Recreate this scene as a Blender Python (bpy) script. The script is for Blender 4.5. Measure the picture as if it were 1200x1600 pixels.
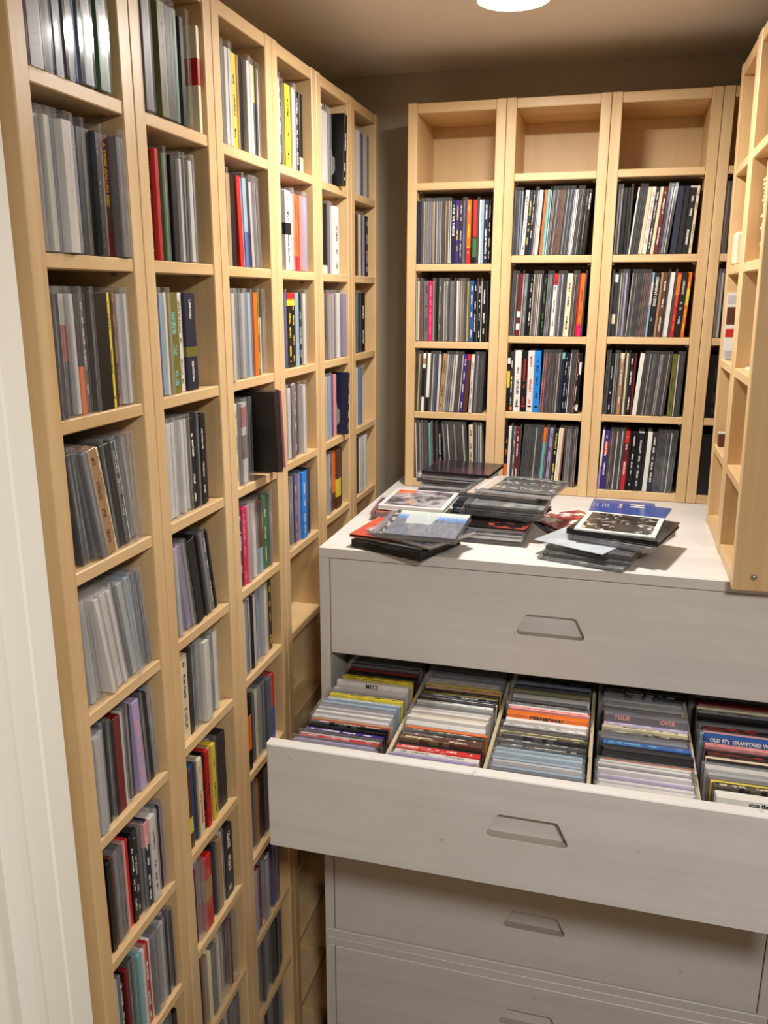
import bpy, bmesh, math, random, re
from mathutils import Matrix, Vector, Euler
for o in list(bpy.data.objects): bpy.data.objects.remove(o, do_unlink=True)
SC = bpy.context.scene
COL = SC.collection
rng = random.Random(7)
# ---------------------------------------------------------------- camera
cam = bpy.data.objects.new('camera', bpy.data.cameras.new('camera'))
COL.objects.link(cam); SC.camera = cam
cam.location = (0.5289, -0.6993, 1.6485)
cam.rotation_euler = (1.3169, -0.0026, 0.2651)
cam.data.sensor_fit = 'VERTICAL'; cam.data.sensor_height = 36; cam.data.lens = 36 * 1312.85 / 1600
cam.data.clip_start = 0.01
# ---------------------------------------------------------------- world, exposure
w = bpy.data.worlds.new('world'); SC.world = w; w.use_nodes = True
w.node_tree.nodes['Background'].inputs[0].default_value = (1, .93, .84, 1)
w.node_tree.nodes['Background'].inputs[1].default_value = 0.02
SC.view_settings.view_transform = 'Standard'; SC.view_settings.look = 'None'
SC.view_settings.gamma = 1; SC.view_settings.use_curve_mapping = False
SC.view_settings.exposure = 0.0
SC.cycles.transparent_max_bounces = 24
SC.cycles.max_bounces = 8
# lamp strengths (the closet's round ceiling lamp, the hall's round ceiling lamp)
LAMP_CLOSET = dict(x=.352, y=.664, z=2.12, r=.052, e=390.0, c=(1, .96, .90))
LAMP_HALL = dict(x=.84, y=-.93, z=2.12, r=.13, e=140.0, c=(1, .985, .95))

# ---------------------------------------------------------------- node helpers
class G:
    def __init__(s, name):
        s.m = bpy.data.materials.new(name); s.m.use_nodes = True
        s.t = s.m.node_tree; s.t.nodes.clear()
        s.out = s.t.nodes.new('ShaderNodeOutputMaterial')
    def n(s, typ, ins=None, **kw):
        x = s.t.nodes.new('ShaderNode' + typ)
        for k, v in kw.items(): setattr(x, k, v)
        for k, v in (ins or {}).items():
            if isinstance(v, bpy.types.NodeSocket): s.t.links.new(v, x.inputs[k])
            else: x.inputs[k].default_value = v
        return x
    def ma(s, op, a, b=0.0, c=None):
        i = {0: a, 1: b}
        if c is not None: i[2] = c
        return s.n('Math', i, operation=op).outputs[0]
    def mix(s, f, a, b):
        x = s.t.nodes.new('ShaderNodeMix'); x.data_type = 'RGBA'
        for k, v in ((0, f), (6, a), (7, b)):
            if isinstance(v, bpy.types.NodeSocket): s.t.links.new(v, x.inputs[k])
            else: x.inputs[k].default_value = v if k == 0 else (*v[:3], 1)
        return x.outputs[2]
    def done(s, sh): s.t.links.new(sh, s.out.inputs[0]); return s.m
def lin(c): return tuple(((v / 255) / 12.92 if v <= 10 else (((v / 255) + .055) / 1.055) ** 2.4) for v in c)
def princ(g, col, rough=.5, **kw):
    i = {'Base Color': col if isinstance(col, bpy.types.NodeSocket) else (*col[:3], 1), 'Roughness': rough}
    i.update(kw); return g.n('BsdfPrincipled', i).outputs[0]
def plain(name, col, rough=.5, metal=0.0, spec=.5):
    g = G(name); return g.done(princ(g, col, rough, **{'Metallic': metal, 'Specular IOR Level': spec}))
def grain(name, a, b, axis, rough=.42, fine=1.0, bump=.04, spots=0.0, streak=22.0):
    """straight wood grain along one object axis"""
    g = G(name); tc = g.n('TexCoord').outputs['Object']; oi = g.n('ObjectInfo')
    off = g.n('CombineXYZ', {0: oi.outputs['Random'], 1: oi.outputs['Random'], 2: oi.outputs['Random']}).outputs[0]
    v = g.n('VectorMath', {0: tc, 1: g.n('VectorMath', {0: off, 1: (7, 3, 5)}, operation='MULTIPLY').outputs[0]}, operation='ADD').outputs[0]
    sc = [60, 60, 60]; sc[axis] = 2.2
    v1 = g.n('VectorMath', {0: v, 1: sc}, operation='MULTIPLY').outputs[0]
    n1 = g.n('TexNoise', {'Vector': v1, 'Scale': 1.0, 'Detail': 4.0, 'Roughness': .6, 'Distortion': .35}).outputs[0]
    sc2 = [streak, streak, streak]; sc2[axis] = 1.0
    n2 = g.n('TexNoise', {'Vector': g.n('VectorMath', {0: v, 1: sc2}, operation='MULTIPLY').outputs[0], 'Scale': 1.0, 'Detail': 2.0}).outputs[0]
    n3 = g.n('TexNoise', {'Vector': v, 'Scale': 14.0, 'Detail': 2.0}).outputs[0]
    f = g.ma('MULTIPLY_ADD', n1, .9 * fine, g.ma('MULTIPLY_ADD', n2, .9, g.ma('MULTIPLY', n3, .35)))
    f = g.n('MapRange', {0: f, 1: .75, 2: 1.45}).outputs[0]
    c = g.mix(f, a, b)
    if spots:
        n4 = g.n('TexNoise', {'Vector': v, 'Scale': 55.0, 'Detail': 1.0}).outputs[0]
        c = g.mix(g.ma('MULTIPLY', g.ma('GREATER_THAN', n4, .79), spots), c, (.12, .09, .07))
    bp = g.n('Bump', {'Strength': bump * 4, 'Distance': .0006, 'Height': n1}).outputs[0]
    return g.done(princ(g, c, rough, Normal=bp))
A, Bc = lin((226, 195, 148)), lin((201, 163, 112))
WOOD = [grain('birch_grain_%s' % 'xyz'[i], A, Bc, i) for i in range(3)]
PLY = grain('birch_veneer_back', lin((222, 190, 142)), lin((204, 168, 118)), 2, .5, .7, .02, 0, 9.0)
STAIN = [grain('white_stained_pine_%s' % 'xz'[k], lin((220, 216, 211)), lin((203, 198, 191)), ax, .48, .8, .05, .25) for k, ax in ((0, 0), (1, 2))]
M_GAP = plain('dark_gap', (.02, .015, .01), .9)
M_METAL = plain('zinc_metal', (.55, .55, .53), .35, 1.0)
M_CHIP = plain('raw_routed_edge', lin((176, 166, 154)), .8)
def wallmat(name, c, s=.06):
    g = G(name); tc = g.n('TexCoord').outputs['Object']
    n = g.n('TexNoise', {'Vector': tc, 'Scale': 3.0, 'Detail': 3.0}).outputs[0]
    n2 = g.n('TexNoise', {'Vector': tc, 'Scale': 220.0, 'Detail': 2.0}).outputs[0]
    col = g.mix(n, tuple(v * (1 - s) for v in c), tuple(min(1, v * (1 + s)) for v in c))
    return g.done(princ(g, col, .75, Normal=g.n('Bump', {'Strength': .15, 'Distance': .001, 'Height': n2}).outputs[0]))
M_WALL = wallmat('beige_wall_paint', lin((188, 176, 155)))
M_CEIL = wallmat('ceiling_paint', lin((236, 228, 216)))
M_TRIM = wallmat('ivory_gloss_paint', lin((243, 240, 230)), .02)
def floormat():
    g = G('floor_boards'); tc = g.n('TexCoord').outputs['Object']
    br = g.n('TexBrick', {'Vector': tc, 'Color1': (*lin((150, 118, 82)), 1), 'Color2': (*lin((132, 101, 68)), 1), 'Mortar': (.03, .02, .015, 1), 'Scale': 1.0, 'Mortar Size': .003, 'Brick Width': 1.2, 'Row Height': .12})
    return g.done(princ(g, br.outputs[0], .4))
def printed(name, filed=False, rough=.38):
    """card printing: colour, two bands and lettering come from each object's own properties"""
    g = G(name); tc = g.n('TexCoord').outputs['Object']
    s = g.n('SeparateXYZ', {0: tc}); x, y, z = s.outputs
    oi = g.n('ObjectInfo')
    def at(nm): return g.n('Attribute', attribute_type='OBJECT', attribute_name=nm).outputs
    sty = g.n('SeparateXYZ', {0: at('print_style')['Vector']}).outputs   # thickness, height, ink amount
    zn = g.ma('DIVIDE', z, sty[1])
    col = oi.outputs['Color']
    # soft variation within the print
    nv = g.n('TexNoise', {'Vector': g.n('VectorMath', {0: tc, 1: (30, 30, 12)}, operation='MULTIPLY').outputs[0], 'Scale': 1.0, 'Detail': 3.0}).outputs[0]
    for k in ('1', '2'):
        b = g.n('SeparateXYZ', {0: at('band' + k)['Vector']}).outputs
        m = g.ma('MULTIPLY', g.ma('GREATER_THAN', zn, b[0]), g.ma('LESS_THAN', zn, b[1]))
        col = g.mix(m, col, at('band%s_colour' % k)['Color'])
    ink = at('ink')['Color']; rnd = oi.outputs['Random']
    if not filed:
        u = g.ma('FLOOR', g.ma('DIVIDE', z, .0012)); wv = z
        v = g.ma('FLOOR', g.ma('DIVIDE', x, g.ma('MULTIPLY', sty[0], .075)))
        band = g.ma('LESS_THAN', g.ma('ABSOLUTE', g.ma('SUBTRACT', g.ma('DIVIDE', x, sty[0]), .5)), .17)
        face = g.ma('LESS_THAN', y, .0012)
        rngm = g.ma('MULTIPLY', g.ma('GREATER_THAN', zn, .08), g.ma('LESS_THAN', zn, .92))
    else:
        u = g.ma('FLOOR', g.ma('DIVIDE', y, .0015)); wv = y
        v = g.ma('FLOOR', g.ma('DIVIDE', x, g.ma('MULTIPLY', sty[0], .09)))
        band = g.ma('LESS_THAN', g.ma('ABSOLUTE', g.ma('SUBTRACT', g.ma('DIVIDE', x, sty[0]), .5)), .2)
        face = g.ma('GREATER_THAN', z, g.ma('SUBTRACT', sty[1], .0007)); rngm = g.ma('MULTIPLY', g.ma('GREATER_THAN', y, .012), g.ma('LESS_THAN', y, .118))
    wn = g.n('TexWhiteNoise', {'Vector': g.n('CombineXYZ', {0: u, 1: v, 2: rnd}).outputs[0]}, noise_dimensions='3D').outputs['Value']
    word = g.n('TexNoise', {'W': g.ma('MULTIPLY_ADD', wv, 38.0, g.ma('MULTIPLY', rnd, 90.0)), 'Scale': 1.0, 'Detail': 1.0}, noise_dimensions='1D').outputs[0]
    mk = g.ma('MULTIPLY', g.ma('GREATER_THAN', wn, .38), g.ma('GREATER_THAN', word, .49))
    for q in (band, face, rngm, sty[2]): mk = g.ma('MULTIPLY', mk, q)
    # cover pictures on the broad faces
    art = g.ma('MULTIPLY', g.ma('MULTIPLY', g.ma('GREATER_THAN', nv, .56), .35), g.ma('GREATER_THAN', y, .002))
    if filed: art = g.ma('MULTIPLY', art, g.ma('MULTIPLY', .35, sty[2]))
    col = g.mix(art, col, ink)
    col = g.mix(g.ma('MULTIPLY', g.ma('SUBTRACT', nv, .35), .5), col, (.02, .02, .02))
    col = g.mix(mk, col, ink)
    return g.done(princ(g, col, rough))
M_PRINT = printed('printed_card'); M_PRINTF = printed('printed_card_filed', True)
def plastic(name, milk, rough, tint=(.985, .985, .99), gl=.9):
    g = G(name)
    lw = g.n('LayerWeight', {'Blend': .35}).outputs['Fresnel']
    tr = g.n('BsdfTransparent', {'Color': (*tint, 1)}).outputs[0]
    gs = g.n('BsdfGlossy', {'Color': (gl, gl, gl, 1), 'Roughness': rough}).outputs[0]
    df = g.n('BsdfDiffuse', {'Color': (.82, .82, .84, 1)}).outputs[0]
    tc = g.n('TexCoord').outputs['Object']
    nz = g.n('TexNoise', {'Vector': tc, 'Scale': 60.0, 'Detail': 2.0}).outputs[0]
    # whiter streaks painted along the open front edge, like light caught on folded seams
    se = g.n('TexNoise', {'Vector': g.n('VectorMath', {0: tc, 1: (900, 1, 6)}, operation='MULTIPLY').outputs[0], 'Scale': 1.0, 'Detail': 2.0}).outputs[0]
    fr = g.ma('LESS_THAN', g.n('SeparateXYZ', {0: tc}).outputs[1], .0009)
    seam_glint = g.ma('MULTIPLY', g.ma('MULTIPLY', fr, g.n('MapRange', {0: se, 1: .5, 2: .66}).outputs[0]), milk * 4)
    a = g.n('MixShader', {0: g.ma('ADD', g.ma('MULTIPLY', g.ma('ADD', nz, .5), milk), seam_glint, ), 1: tr, 2: df}).outputs[0]
    return g.done(g.n('MixShader', {0: g.ma('MULTIPLY_ADD', lw, .20, .035), 1: a, 2: gs}).outputs[0])
M_SLEEVE = plastic('soft_clear_sleeve', .055, .10)
M_SHELL = plastic('clear_styrene', .05, .05)
def paint_art(name, f, rough=.2):
    g = G(name); tc = g.n('TexCoord').outputs['Object']; return g.done(princ(g, f(g, tc), rough))

# ---------------------------------------------------------------- geometry helpers
def box(bm, x0, y0, z0, x1, y1, z1, bev=0.0):
    r = bmesh.ops.create_cube(bm, size=1)
    vs = r['verts']
    for v in vs: v.co = Vector((x0 + (v.co.x + .5) * (x1 - x0), y0 + (v.co.y + .5) * (y1 - y0), z0 + (v.co.z + .5) * (z1 - z0)))
    if bev:
        es = list({e for v in vs for e in v.link_edges})
        bmesh.ops.bevel(bm, geom=es, offset=bev, segments=1, affect='EDGES', profile=.5)
def mesh(fn, name='mesh', smooth=False):
    bm = bmesh.new(); fn(bm); bmesh.ops.recalc_face_normals(bm, faces=bm.faces)
    me = bpy.data.meshes.new(name); bm.to_mesh(me); bm.free()
    if smooth:
        for p in me.polygons: p.use_smooth = True
    return me
def obj(name, me, mat=None, parent=None, loc=None, mtx=None):
    o = bpy.data.objects.new(name, me); COL.objects.link(o)
    if mat and me is not None and len(me.materials) == 0: me.materials.append(mat)
    if parent: o.parent = parent
    if loc: o.location = loc
    if mtx is not None: o.matrix_basis = mtx
    return o
def bobj(name, dims, mat, parent=None, bev=.0012, **kw):
    return obj(name, mesh(lambda bm: box(bm, *dims, bev), name), mat, parent, **kw)
def tag(o, label, cat, group=None):
    o['label'] = label; o['category'] = cat
    if group: o['group'] = group
    return o
def empty(name, loc=(0, 0, 0), mtx=None):
    o = bpy.data.objects.new(name, None); COL.objects.link(o); o.empty_display_size = .05
    if mtx is not None: o.matrix_basis = mtx
    else: o.location = loc
    return o
def struct(o): o['kind'] = 'structure'; return o
def cyl(bm, p, r, h, axis='Z', seg=20, r2=None):
    res = bmesh.ops.create_cone(bm, cap_ends=True, segments=seg, radius1=r, radius2=r if r2 is None else r2, depth=h)
    R = {'Z': Matrix(), 'Y': Matrix.Rotation(math.pi / 2, 4, 'X'), 'X': Matrix.Rotation(math.pi / 2, 4, 'Y')}[axis]
    for v in res['verts']: v.co = (R @ v.co) + Vector(p)
_tc = {}
def text_mesh(s, size, bold=0.0):
    k = (s, size, bold)
    if k not in _tc:
        c = bpy.data.curves.new('lettering', 'FONT'); c.body = s; c.size = size; c.align_x = 'CENTER'; c.align_y = 'CENTER'
        c.offset = bold; c.extrude = .00008; c.resolution_u = 2
        t = bpy.data.objects.new('lettering', c); COL.objects.link(t)
        dg = bpy.context.evaluated_depsgraph_get()
        me = bpy.data.meshes.new_from_object(t.evaluated_get(dg)); bpy.data.objects.remove(t); me.materials.clear()
        _tc[k] = me
    return _tc[k]
def lettering(parent, s, size, mat, mtx, bold=0.0, stretch=1.0):
    me = text_mesh(s, size, bold).copy(); me.materials.append(mat)
    return obj('lettering', me, None, parent, mtx=mtx @ Matrix.Diagonal((stretch, 1, 1, 1)))
def axes(X, Y, o):
    X, Y = Vector(X), Vector(Y); Z = X.cross(Y); m = Matrix.Identity(4)
    for i, a in enumerate((X, Y, Z, Vector(o))):
        for j in range(3): m[j][i] = a[j]
    return m

# ---------------------------------------------------------------- the room
FLOOR, CEIL = 0.0, 2.12
struct(bobj('floor', (-1.4, -2.8, -.05, 2.2, 1.4, 0), floormat(), bev=0))
struct(bobj('ceiling', (-1.4, -2.8, CEIL, 2.2, 1.4, CEIL + .05), M_CEIL, bev=0))
struct(bobj('wall_back', (-.25, 1.28, 0, 1.0, 1.36, CEIL), M_WALL, bev=0))
struct(bobj('wall_left', (-.26, -.16, 0, -.18, 1.28, CEIL), M_WALL, bev=0))
struct(bobj('wall_right', (.905, -.16, 0, .985, 1.28, CEIL), M_WALL, bev=0))
struct(bobj('wall_front_left', (-1.3, -.16, 0, -.03, -.022, CEIL), M_WALL, bev=0))
struct(bobj('wall_front_right', (.985, -.16, 0, 2.1, -.022, CEIL), M_WALL, bev=0))
struct(bobj('wall_hall_left', (-1.4, -2.8, 0, -1.3, -.16, CEIL), M_WALL, bev=0))
struct(bobj('wall_hall_right', (2.1, -2.8, 0, 2.2, -.16, CEIL), M_WALL, bev=0))
struct(bobj('wall_hall_rear', (-1.4, -2.9, 0, 2.2, -2.8, CEIL), M_WALL, bev=0))
def casing(bm):
    prof = [(-.03, -.021), (-.002, -.021), (0, -.024), (0, -.056), (-.003, -.058), (-.003, -.060), (.002, -.063), (.002, -.096), (.010, -.104), (.013, -.112),
            (.013, -.120), (.006, -.128), (.002, -.132), (.002, -.163), (-.03, -.163)]
    lo = [bm.verts.new((x, y, 0)) for x, y in prof]; hi = [bm.verts.new((x, y, CEIL)) for x, y in prof]
    n = len(prof)
    for i in range(n): bm.faces.new((lo[i], lo[(i + 1) % n], hi[(i + 1) % n], hi[i]))
    bm.faces.new(lo); bm.faces.new(hi)
struct(obj('trim_1', mesh(casing, 'trim_1'), M_TRIM))

def dome(name, L, label, ring):
    root = empty(name, (L['x'], L['y'], L['z']))
    tag(root, label, 'ceiling light')
    r, H = L['r'], .056
    def ring_mesh(bm):
        n = 40; P = [(r + ring, 0), (r + ring, -H), (r + ring - .003, -H - .003), (r, -H - .003), (r, -H + .004)]
        rows = [[bm.verts.new((q * math.cos(2 * math.pi * i / n), q * math.sin(2 * math.pi * i / n), z)) for i in range(n)] for q, z in P]
        for k in range(len(P) - 1):
            for i in range(n): bm.faces.new((rows[k][i], rows[k][(i + 1) % n], rows[k + 1][(i + 1) % n], rows[k + 1][i]))
    obj('lamp_housing', mesh(ring_mesh, 'lamp_housing'), M_TRIM, root)
    g = G(name + '_glow')
    m = g.done(g.n('Emission', {0: (*L['c'], 1), 1: L['e']}).outputs[0])
    def f(bm):
        bmesh.ops.create_uvsphere(bm, u_segments=32, v_segments=16, radius=r)
        bmesh.ops.delete(bm, geom=[v for v in bm.verts if v.co.z > .001], context='VERTS')
        for v in bm.verts: v.co.z = v.co.z * .05 - H
    obj('diffuser', mesh(f, 'diffuser', True), m, root)
dome('ceiling_light', LAMP_CLOSET, 'round glowing ceiling light over the drawer cabinet', .006)
dome('hall_light', LAMP_HALL, 'round ceiling light in the hall outside the closet door', .01)

# ---------------------------------------------------------------- bookcases
def bookcase(mtx, z0, z1, p, shelves, label, depth=.17, t=.0145, bolt=False, bottom=.019):
    W = .1992; h = z1 - z0
    r = empty('bookcase', mtx=mtx); tag(r, label, 'bookcase', 'narrow birch bookcases')
    for x in (0, W - p):
        o = bobj('side_panel', (x, 0, 0, x + p, depth, h), WOOD[2], r)
    bobj('top_panel', (p, .001, h - .0195, W - p, depth, h - .001), WOOD[0], r)
    bobj('bottom_panel', (p, .001, 0, W - p, depth, bottom), WOOD[0], r)
    bobj('back_panel', (p, depth - .006, bottom, W - p, depth - .002, h - .0195), PLY, r, bev=0)
    pin = mesh(lambda bm: (cyl(bm, (0, 0, 0), .0017, .007, 'X', 10), box(bm, -.0035, -.003, -.0024, .001, .003, -.0008)), 'shelf_pin')
    for z in shelves:
        s = bobj('shelf', (0, 0, -t, W - 2 * p, depth - .009, 0), WOOD[0], r, loc=(p, .0012, z - z0))
        for x in (.0035, W - 2 * p - .0035):
            obj('shelf_pin', pin, M_METAL, s, loc=(x, .022, -t - .0018), mtx=None)
    return r
ZD = [1.847, 1.686, 1.524, 1.365, 1.205, 1.048, .878, .715, .55, .39, .23]
ZL = {1: [1.849, 1.686, 1.524, 1.363, 1.200, 1.042, .8737, .7052, .545, .387, .228],
      2: [1.8474, 1.6863, 1.5244, 1.3643, 1.203, 1.0472, .8772, .7143, .5482, .39, .23],
      3: [1.8456, 1.6858, 1.5247, 1.3648, 1.2038, 1.0536, .8846, .725, .559, .40, .24],
      4: [1.8472, 1.6855, 1.5248, 1.3666, 1.2074, 1.0539, .886, .727, .562, .40, .24],
      5: [1.8457, 1.685, 1.5244, 1.3676, 1.2152, 1.055, .888, .727, .562, .40, .24],
      6: [1.8462, 1.6851, 1.5249, 1.3666, 1.2127, 1.055, .888, .727, .562, .40, .24]}
ORD = 'zeroth first second third fourth fifth sixth seventh eighth ninth tenth eleventh twelfth thirteenth fourteenth fifteenth sixteenth seventeenth eighteenth nineteenth twentieth'.split()
R90 = Matrix.Rotation(math.pi / 2, 4, 'Z')
LFR = {u: Matrix.Translation((0, (u - 1) * .2, 0)) @ R90 for u in range(1, 7)}
LNAME = {u: ('bookcase beside the door casing' if u == 1 else '%s bookcase from the door' % ORD[u]) for u in range(1, 7)}
PL = .0228
for u in range(1, 7):
    bookcase(LFR[u] @ Matrix.Translation((0, 0, .0004)), .0004, 2.02, PL, ZL[u], ('tall narrow birch bookcase beside the white door casing' if u == 1 else 'tall narrow birch bookcase, %s along the side wall from the door' % ORD[u]), bottom=.07)
ZB = {1: [1.8698, 1.7094, 1.5502, 1.399], 2: [1.8819, 1.7249, 1.5643, 1.4061], 3: [1.8831, 1.725, 1.5659, 1.4076], 4: [1.8831, 1.725, 1.5659, 1.4076]}
CT = 1.23
BFR = {u: Matrix.Translation((.0903 + (u - 1) * .2, 1.097, 0)) for u in range(1, 5)}
BNAME = {u: '%s back-wall bookcase' % ('corner' if u == 4 else ORD[u]) for u in range(1, 5)}
PB = .0197
for u in range(1, 5):
    bookcase(BFR[u] @ Matrix.Translation((0, 0, CT + .0004)), CT + .0004, 2.021, PB, ZB[u], bottom=.0178, label=['', 'short birch bookcase on the cabinet, beside the bare wall gap', 'second short birch bookcase standing on the back of the cabinet', 'third short birch bookcase on the cabinet, above the blue booklet', 'short birch bookcase in the back corner, mostly hidden by the side case'][u])
RT = Matrix.Translation((.717, .955, CT + .0004)) @ Matrix.Rotation(-.0205, 4, 'Y') @ Matrix.Rotation(-math.pi / 2, 4, 'Z')
RFR = {1: RT, 2: RT @ Matrix.Translation((.2, 0, 0))}
ZR = [.153, .307, .466, .628]
for u in (1, 2):
    b = bookcase(RFR[u], 0, .79, .0215, ZR, ['', 'open birch bookcase facing the side wall, farther of the two near the corner', 'open birch bookcase at the cabinet front, plain side panel with a bolt'][u])
    if u == 2:
        bo = obj('bolt', mesh(lambda bm: (cyl(bm, (0, 0, 0), .0045, .003, 'X', 16), cyl(bm, (.002, 0, 0), .0022, .002, 'X', 6))), M_METAL, b, loc=(.2002, .028, .022))

# ---------------------------------------------------------------- discs in sleeves, card cases, boxes
CC = {'w': ((226, 222, 216), 'white'), 'g': ((190, 188, 190), 'grey'), 'z': ((46, 44, 48), 'charcoal'), 'k': ((9, 9, 11), 'black'), 'n': ((24, 30, 56), 'navy'),
      'b': ((40, 80, 150), 'blue'), 'B': ((30, 140, 235), 'bright blue'), 'l': ((150, 176, 194), 'pale blue'), 'r': ((190, 36, 34), 'red'), 'm': ((105, 20, 28), 'maroon'),
      'p': ((225, 150, 150), 'pink'), 'P': ((215, 25, 95), 'hot pink'), 'o': ((225, 110, 30), 'orange'), 'y': ((225, 200, 60), 'yellow'), 'c': ((225, 210, 175), 'cream'),
      't': ((175, 135, 95), 'tan'), 'h': ((88, 50, 34), 'brown'), 'v': ((60, 38, 120), 'violet'), 'u': ((165, 150, 190), 'lilac'), 'e': ((60, 110, 65), 'green'),
      'a': ((110, 180, 180), 'aqua'), 'q': ((110, 105, 40), 'olive'), 'd': ((110, 108, 112), 'mid-grey')}
KIND = {'S': ('sleeved_disc', 'CD sleeve', 'CD sleeve'), 'C': ('cd_case', 'card CD case', 'CD case'), 'B': ('box_set', 'CD box', 'CD box'), 'J': ('jewel_case', 'plastic CD case', 'CD case')}
_mc = {}
def cm(key, fn):
    if key not in _mc: _mc[key] = mesh(fn, key[0])
    return _mc[key]
TOK = re.compile(r'^([SCBJ])(\d+)([a-zA-Z])((?::[a-zA-Z]|\+\d+|\^-?\d+|\{[^}]*\}|\*\d+)*)(?:=(.*))?$')
INKM = {}
def inkm(c):
    if c not in INKM: INKM[c] = plain('ink_' + CC[c][1].replace(' ', '_').replace('-', '_'), lin(CC[c][0]), .5)
    return INKM[c]
def jit(c, a=.12):
    k = 1 + rng.uniform(-a, a); return tuple(min(1, max(0, v * k * (1 + rng.uniform(-.03, .03)))) for v in lin(c))
def set_print(o, t, h, col, ink, bands, amount=1.0):
    o.color = (*jit(CC[col][0]), 1)
    o['ink'] = list(lin(CC[ink][0])) if ink else [v * .5 + .004 for v in o.color[:3]]
    o['print_style'] = [t, h, (amount if ink else 0.0)]
    for k in (1, 2):
        b = bands[k - 1] if len(bands) > k - 1 else None
        o['band%d' % k] = [b[1], b[2], 0.0] if b else [2.0, 2.0, 0.0]
        o['band%d_colour' % k] = list(lin(CC[b[0]][0])) if b else [0.0, 0.0, 0.0]
def card_mesh(t, d, h, y0=0.0, x0=0.0):
    return lambda bm: box(bm, x0, y0, 0, x0 + t, y0 + d, h, min(.0007, t * .22))
DEFER = []; STUFF = []; BG = 'discs on the back-wall bookcases'
def make_item(kind, t, col, ink, bands, mtx, text, label, group, filed=False, dh=0.0, detail=True, hz=0.0, force=False):
    name, noun, cat = KIND[kind]
    if kind == 'S' and not force:
        DEFER.append((kind, t, col, ink, bands, mtx.copy(), text, label, group, filed, dh, detail, hz)); return None
    t = max(math.floor(t * 4000) / 4000, .001)
    pm = M_PRINTF if filed else M_PRINT
    if kind in 'SJ':
        wd = (.134 if filed else .140); H = (.128 if filed else .131)
        if kind == 'J': H = .125; wd = .136 if filed else .142
        o = obj(name, cm((name, t, wd, H), lambda bm: box(bm, 0, 0, 0, t, wd, H, min(.0008, t * .25))), M_SLEEVE if kind == 'S' else M_SHELL, mtx=mtx)
        it = max(t - .0012, t * .55); g = (t - it) / 2
        ih = .1225 if kind == 'S' else .119
        if filed: wi = .126
        else: wi = .124
        # the card can sit a little deeper than the sleeve's open edge
        y0 = .0025 if kind == 'S' else .0012
        if filed: y0 = .004
        it = round(it, 5)
        y0 += rng.choice((0, 0, .003, .006, .009)) if kind == 'S' and not filed else 0
        c = obj('insert_card', cm(('insert_card', it, wi, ih, filed), lambda bm: box(bm, 0, 0, 0, it, wi, ih, min(.0004, it * .2))), pm, o, loc=(g, y0, .0012 if kind == 'S' else .003))
        set_print(c, it, ih, col, ink, bands)
        body = c; bt, bh = it, ih
    else:
        wd = .126 if filed else (.138 if kind == 'C' else .142); H = .125 if kind == 'C' else .128
        o = obj(name, cm((name, t, wd, H, filed), lambda bm: box(bm, 0, 0, 0, t, wd, H, min(.0007, t * .2))), pm, mtx=mtx)
        set_print(o, t, H, col, ink, bands, 0.0 if text else 1.0)
        body = o; bt, bh = t, H
        if kind == 'C' and t >= .0045 and not filed and detail:
            # the two board covers stand a hair proud of the tray between them
            tr = obj('tray', cm(('tray', t), lambda bm: box(bm, t * .22, wd - .0005, .002, t * .78, wd + .0012, H - .002, 0)), inkm('z'), o)
    if text:
        parts = text.split('|'); im = inkm(ink or 'k')
        if filed:
            for i, s in enumerate(parts):
                sz = .0088 if len(s) < 12 else .0075; me = text_mesh(s, sz, .0003); ln = max(v.co.x for v in me.vertices) * 2
                lettering(body, s, sz, im, axes((0, -1, 0), (0, 0, 1), (-.0001, wd * (.5 if len(parts) < 2 else (.78, .24)[i]), bh - .0050)), .0003, min(1.0, (.112 if len(parts) < 2 else .05) / ln))
        else:
            L = .9 * bh
            for i, s in enumerate(parts):
                fs = min(bt * .78, .0068); me = text_mesh(s, fs, .0002); ln = max(v.co.x for v in me.vertices) * 2
                k = min(1.0, (.62 * L if len(parts) == 1 else .5 * L) / max(ln, .001))
                zc = bh * (.93 if i == 0 else .3) - ln * k / 2
                lettering(body, s, fs, im, axes((0, 0, -1), (1, 0, 0), (bt * .5, -.0002, zc)), .0002, k)
    o['kind'] = 'thing'
    tag(o, label, cat, group)
    return o
GREYS = 'gggddwz'
def parse(data):
    out = []; fill = .97; lean = 0.0
    for tk in data.split(','):
        tk = tk.strip()
        if not tk: continue
        if tk[0] == 'f': fill = float(tk[1:]) / 100; continue
        if tk[0] == '/': lean = float(tk[1:]); continue
        if tk[0] == 'x': out.append(('gap', float(tk[1:]) / 1000)); continue
        m = TOK.match(tk)
        if not m: raise ValueError('token ' + tk)
        k, t, c, mods, txt = m.groups(); c0 = c
        def g1(pat):
            q = re.search(pat, mods or ''); return q.group(1) if q else None
        ink, pr, up, rep, bs = g1(r':([a-zA-Z])'), g1(r'\+(\d+)'), g1(r'\^(-?\d+)'), g1(r'\*(\d+)'), mods
        bands = []
        for b in re.findall(r'\{([^}]*)\}', bs or ''):
            q = b.split(';'); bands.append((q[0], float(q[1]), float(q[2])))
        for i in range(int(rep or 1)):
            if k == 'S' and c0 == 'g': c = rng.choice(GREYS)
            out.append((k, float(t) / 1000, c, ink, float(pr or 0) / 1000, float(up or 0) / 1000, bands, txt, lean))
    return out, fill
def describe(it):
    k, t, c, ink, pr, up, bands, txt, lean = it
    w = CC[c][1]; ad = 'thin ' if t <= .0045 else ('thick ' if t >= .012 else '')
    f = ''
    if bands:
        b = bands[0]; mid = (b[1] + b[2]) / 2
        f = ' with %s %s' % (CC[b[0]][1], 'top' if mid > .66 else ('foot' if mid < .34 else 'band'))
    elif ink and k in 'CB': f = ' lettered %s' % CC[ink][1]
    elif pr >= .009: f = ' sticking out'
    return ad + w + ' ' + KIND[k][1] + f
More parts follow.
